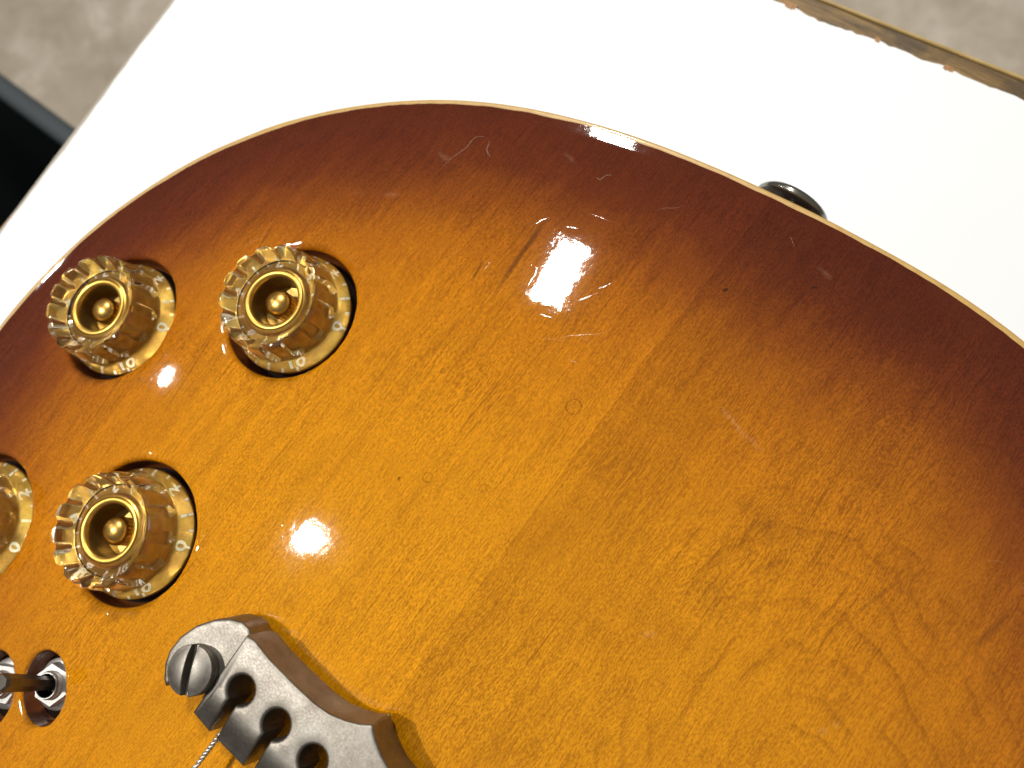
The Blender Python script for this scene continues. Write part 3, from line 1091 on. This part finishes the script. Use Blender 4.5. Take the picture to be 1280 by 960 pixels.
def dense(P, step=0.8):
    out = []
    for (x0, y0), (x1, y1) in zip(P, P[1:]):
        n = max(1, int(math.hypot(x1 - x0, y1 - y0) / step))
        out += [(x0 + (x1 - x0) * k / n, y0 + (y1 - y0) * k / n) for k in range(n)]
    return out + [P[-1]]


xl, xr = -28.6, 2 * XC + 28.6
front = [(xl, -9.6)]
KR, SWD = 2.75, 0.95
for kx in KEY:
    front.append((kx - SWD, -10.0))
    a0 = math.asin(SWD / KR)
    for k in range(21):
        a = -PI / 2 - a0 - (2 * PI - 2 * a0) * k / 20
        front.append((kx + KR * math.cos(a), 0.35 + KR * math.sin(a)))
    front.append((kx + SWD, -10.0))
front.append((xr, -9.6))
half = [(xl, 8.2), (-26.6, 8.6), (-22, 8.0), (-15, 7.8), (-10, 7.85), (-6.5, 8.3), (-3.5, 9.3), (-1, 10.5), (0.2, 11.35), (XC - 0.3, 11.75)]
rear = half + [(2 * XC - x, y) for x, y in half[::-1]]
outline = dense(front, 1.0) + dense(rear[::-1], 1.0)
ZP = 21.0


def ztp(xy):
    x, y = xy[:, 0], xy[:, 1]
    t = np.clip((-3.8 - y) / 6.2, 0, 1)
    u = np.clip((y - 2.0) / 10.0, 0, 1)
    return ZP - 2.0 * t - 1.0 * u * u


def flare(P):
    Q = P.copy()
    Q[:, 1] += np.clip((P[:, 1] - 4) / 3, 0, 1) * 0.9
    return Q


tp = new_obj('stop_tailpiece', plate(outline, ztp, 12.6, 0.62, 1.3, flare), guitar, [M_ZINC], GL)
tp['label'] = 'aged grey metal tailpiece with keyhole string slots'
# ears that hook round the studs
STUD = (-33.0, -3.0)
ear = []
for k in range(30):
    a = math.radians(22 + (232 - 22) * k / 29)
    R_ = 8.4
    ear.append((STUD[0] + 1.2 + R_ * math.cos(a) * 1.02, STUD[1] + 2.2 + R_ * math.sin(a) * 1.08))
ear = [(-27.9, 7.9), (-29.5, 8.9), (-31.5, 8.9), (-34.0, 7.8), (-36.6, 5.6), (-38.9, 2.4), (-40.2, -1.2), (-40.3, -4.6), (-39.4, -7.0), (-37.6, -9.2), (-36.4, -9.9),
       (-35.9, -9.0), (-36.4, -7.3), (-37.0, -4.6), (-36.6, -2.2), (-35.2, -0.6), (-33.0, 0.0), (-30.9, -0.7), (-29.5, -2.3), (-29.0, -4.6), (-29.0, -6.6), (-27.9, -7.0)]
ear_d = dense(ear + [ear[0]], 0.8)[:-1]
for sgn in (1, -1):
    pts = ear_d if sgn > 0 else [(2 * XC - x, y) for x, y in ear_d]
    new_obj('ear', plate(pts, lambda q: np.full(len(q), 19.2), 12.6, 0.6, 1.3, lambda P: np.column_stack([P[:, 0], P[:, 1] + np.clip((P[:, 1] - 4) / 3, 0, 1) * 0.9])), tp, [M_ZINC])

# slotted studs
def stud(x, y, ang, parent_name='stud_screw'):
    pr = [(0.001, 18.6), (4.3, 18.6), (4.75, 18.9), (4.75, 20.4), (4.6, 20.6), (0.001, 20.6)]
    v, f = lathe(pr, 48)
    v2, f2 = lathe([(3.3, 9.6), (3.3, 19.3)], 40)
    o_ = len(v)
    v += v2
    f += [tuple(q + o_ for q in t_) for t_ in f2]
    o = new_obj('stud_screw', mesh('stud', v, f, True, 40), tp, [M_ZINC])
    o.location = (x * S, y * S, 0)
    o.rotation_euler = (0, 0, ang)
    for sg in (1, -1):                                      # two domed halves beside the screwdriver slot
        R_, hw = 4.72, 0.72
        a0 = math.asin(hw / R_)
        arc = [(R_ * math.cos(a), sg * R_ * math.sin(a)) for a in np.linspace(a0, PI - a0, 30)]
        chord = [(x_, sg * hw) for x_ in np.linspace(arc[-1][0], arc[0][0], 12)[1:-1]]
        hm = plate(arc + chord, lambda q: 22.6 - 0.95 * ((q ** 2).sum(1) / R_ ** 2) ** 1.3, 20.5, 0.22, 0.7)
        new_obj('screw_head', hm, o, [M_ZINC])
    return o


SA = math.atan2(-6.73 - 1.18, -31.65 + 35.95)
stud(STUD[0] - 0.1, STUD[1] - 0.3, SA)
stud(2 * XC - STUD[0], STUD[1], 0.6)
# dark slot floor is the lower disc itself; threaded bushings in the wood
for x in (STUD[0], 2 * XC - STUD[0]):
    v, f = lathe([(5.6, 10.0), (5.6, 10.5), (5.3, 10.7), (3.2, 10.7)], 48)
    o = new_obj('stud_bushing', mesh('stud_bushing', v, f, True, 40), tp, [M_STEEL])
    o.location = (x * S, (STUD[1] - 0.3) * S, 0)

# ------------------------------------------------------------------ broken string end hooked in the tailpiece
kx = KEY[0]
path = []
for k in range(520):
    t_ = k / 519
    yy = -7.0 - 60 * t_
    path.append((kx + 0.2 + 0.6 * math.sin(t_ * 3), yy, 16.2 + 6.5 * t_))
gs = bpy.data.objects.new('guitar_string', None)
sc.collection.objects.link(gs)
gs.location = (kx * S, -7.0 * S, 16.2 * S)
tag(gs, 'twisted silver string end held in the first slot of the tailpiece', 'string')
for ph in (0, PI):
    pts = []
    for k, (x, y, z_) in enumerate(path):
        a = k * 0.42 + 0.8 * math.sin(k * 0.11) + ph
        pts.append((x - kx + 0.30 * math.cos(a), y + 7.0, z_ - 16.2 + 0.30 * math.sin(a)))
    v, f = tube(pts, 0.27, 6)
    new_obj('strand', mesh('strand', v, f), gs, [M_STEEL])
# ------------------------------------------------------------------ lint lying on the lacquer
LINT = [('long wavy pale fibre lying on the dark top near the far rim', [(-66.6, 109.8), (-66.6, 113.5), (-65.0, 117.2), (-66.2, 120.5), (-63.8, 121.8)]),
        ('short curved pale fibre just right of the long wavy one', [(-61.8, 121.5), (-60.8, 119.0), (-58.9, 118.0)]),
        ('tiny hooked pale fibre near the rim above the bright reflection', [(-34.6, 126.6), (-33.4, 126.2), (-33.2, 128.2), (-32.0, 128.9)])]
for lb, P4 in LINT:
    P4 = np.array(P4)
    u = np.linspace(0, len(P4) - 1, 40)
    q = np.stack([np.interp(u, range(len(P4)), P4[:, k]) for k in (0, 1)], 1)
    for _ in range(30):
        q[1:-1] = 0.25 * q[:-2] + 0.5 * q[1:-1] + 0.25 * q[2:]
    zz = top_z(q) + 0.07
    c0 = np.array([q[0][0], q[0][1], zz[0]])
    v, f = tube([(a[0] - c0[0], a[1] - c0[1], b - c0[2]) for a, b in zip(q, zz)], 0.06, 6, lambda t_: 0.4 + 0.6 * math.sin(PI * min(1, max(0, t_))))
    o = new_obj('lint_fibre', mesh('lint', v, f), None, [M_LINT], tuple(c0 * S))
    tag(o, lb, 'lint', 'lint fibres on the guitar top')
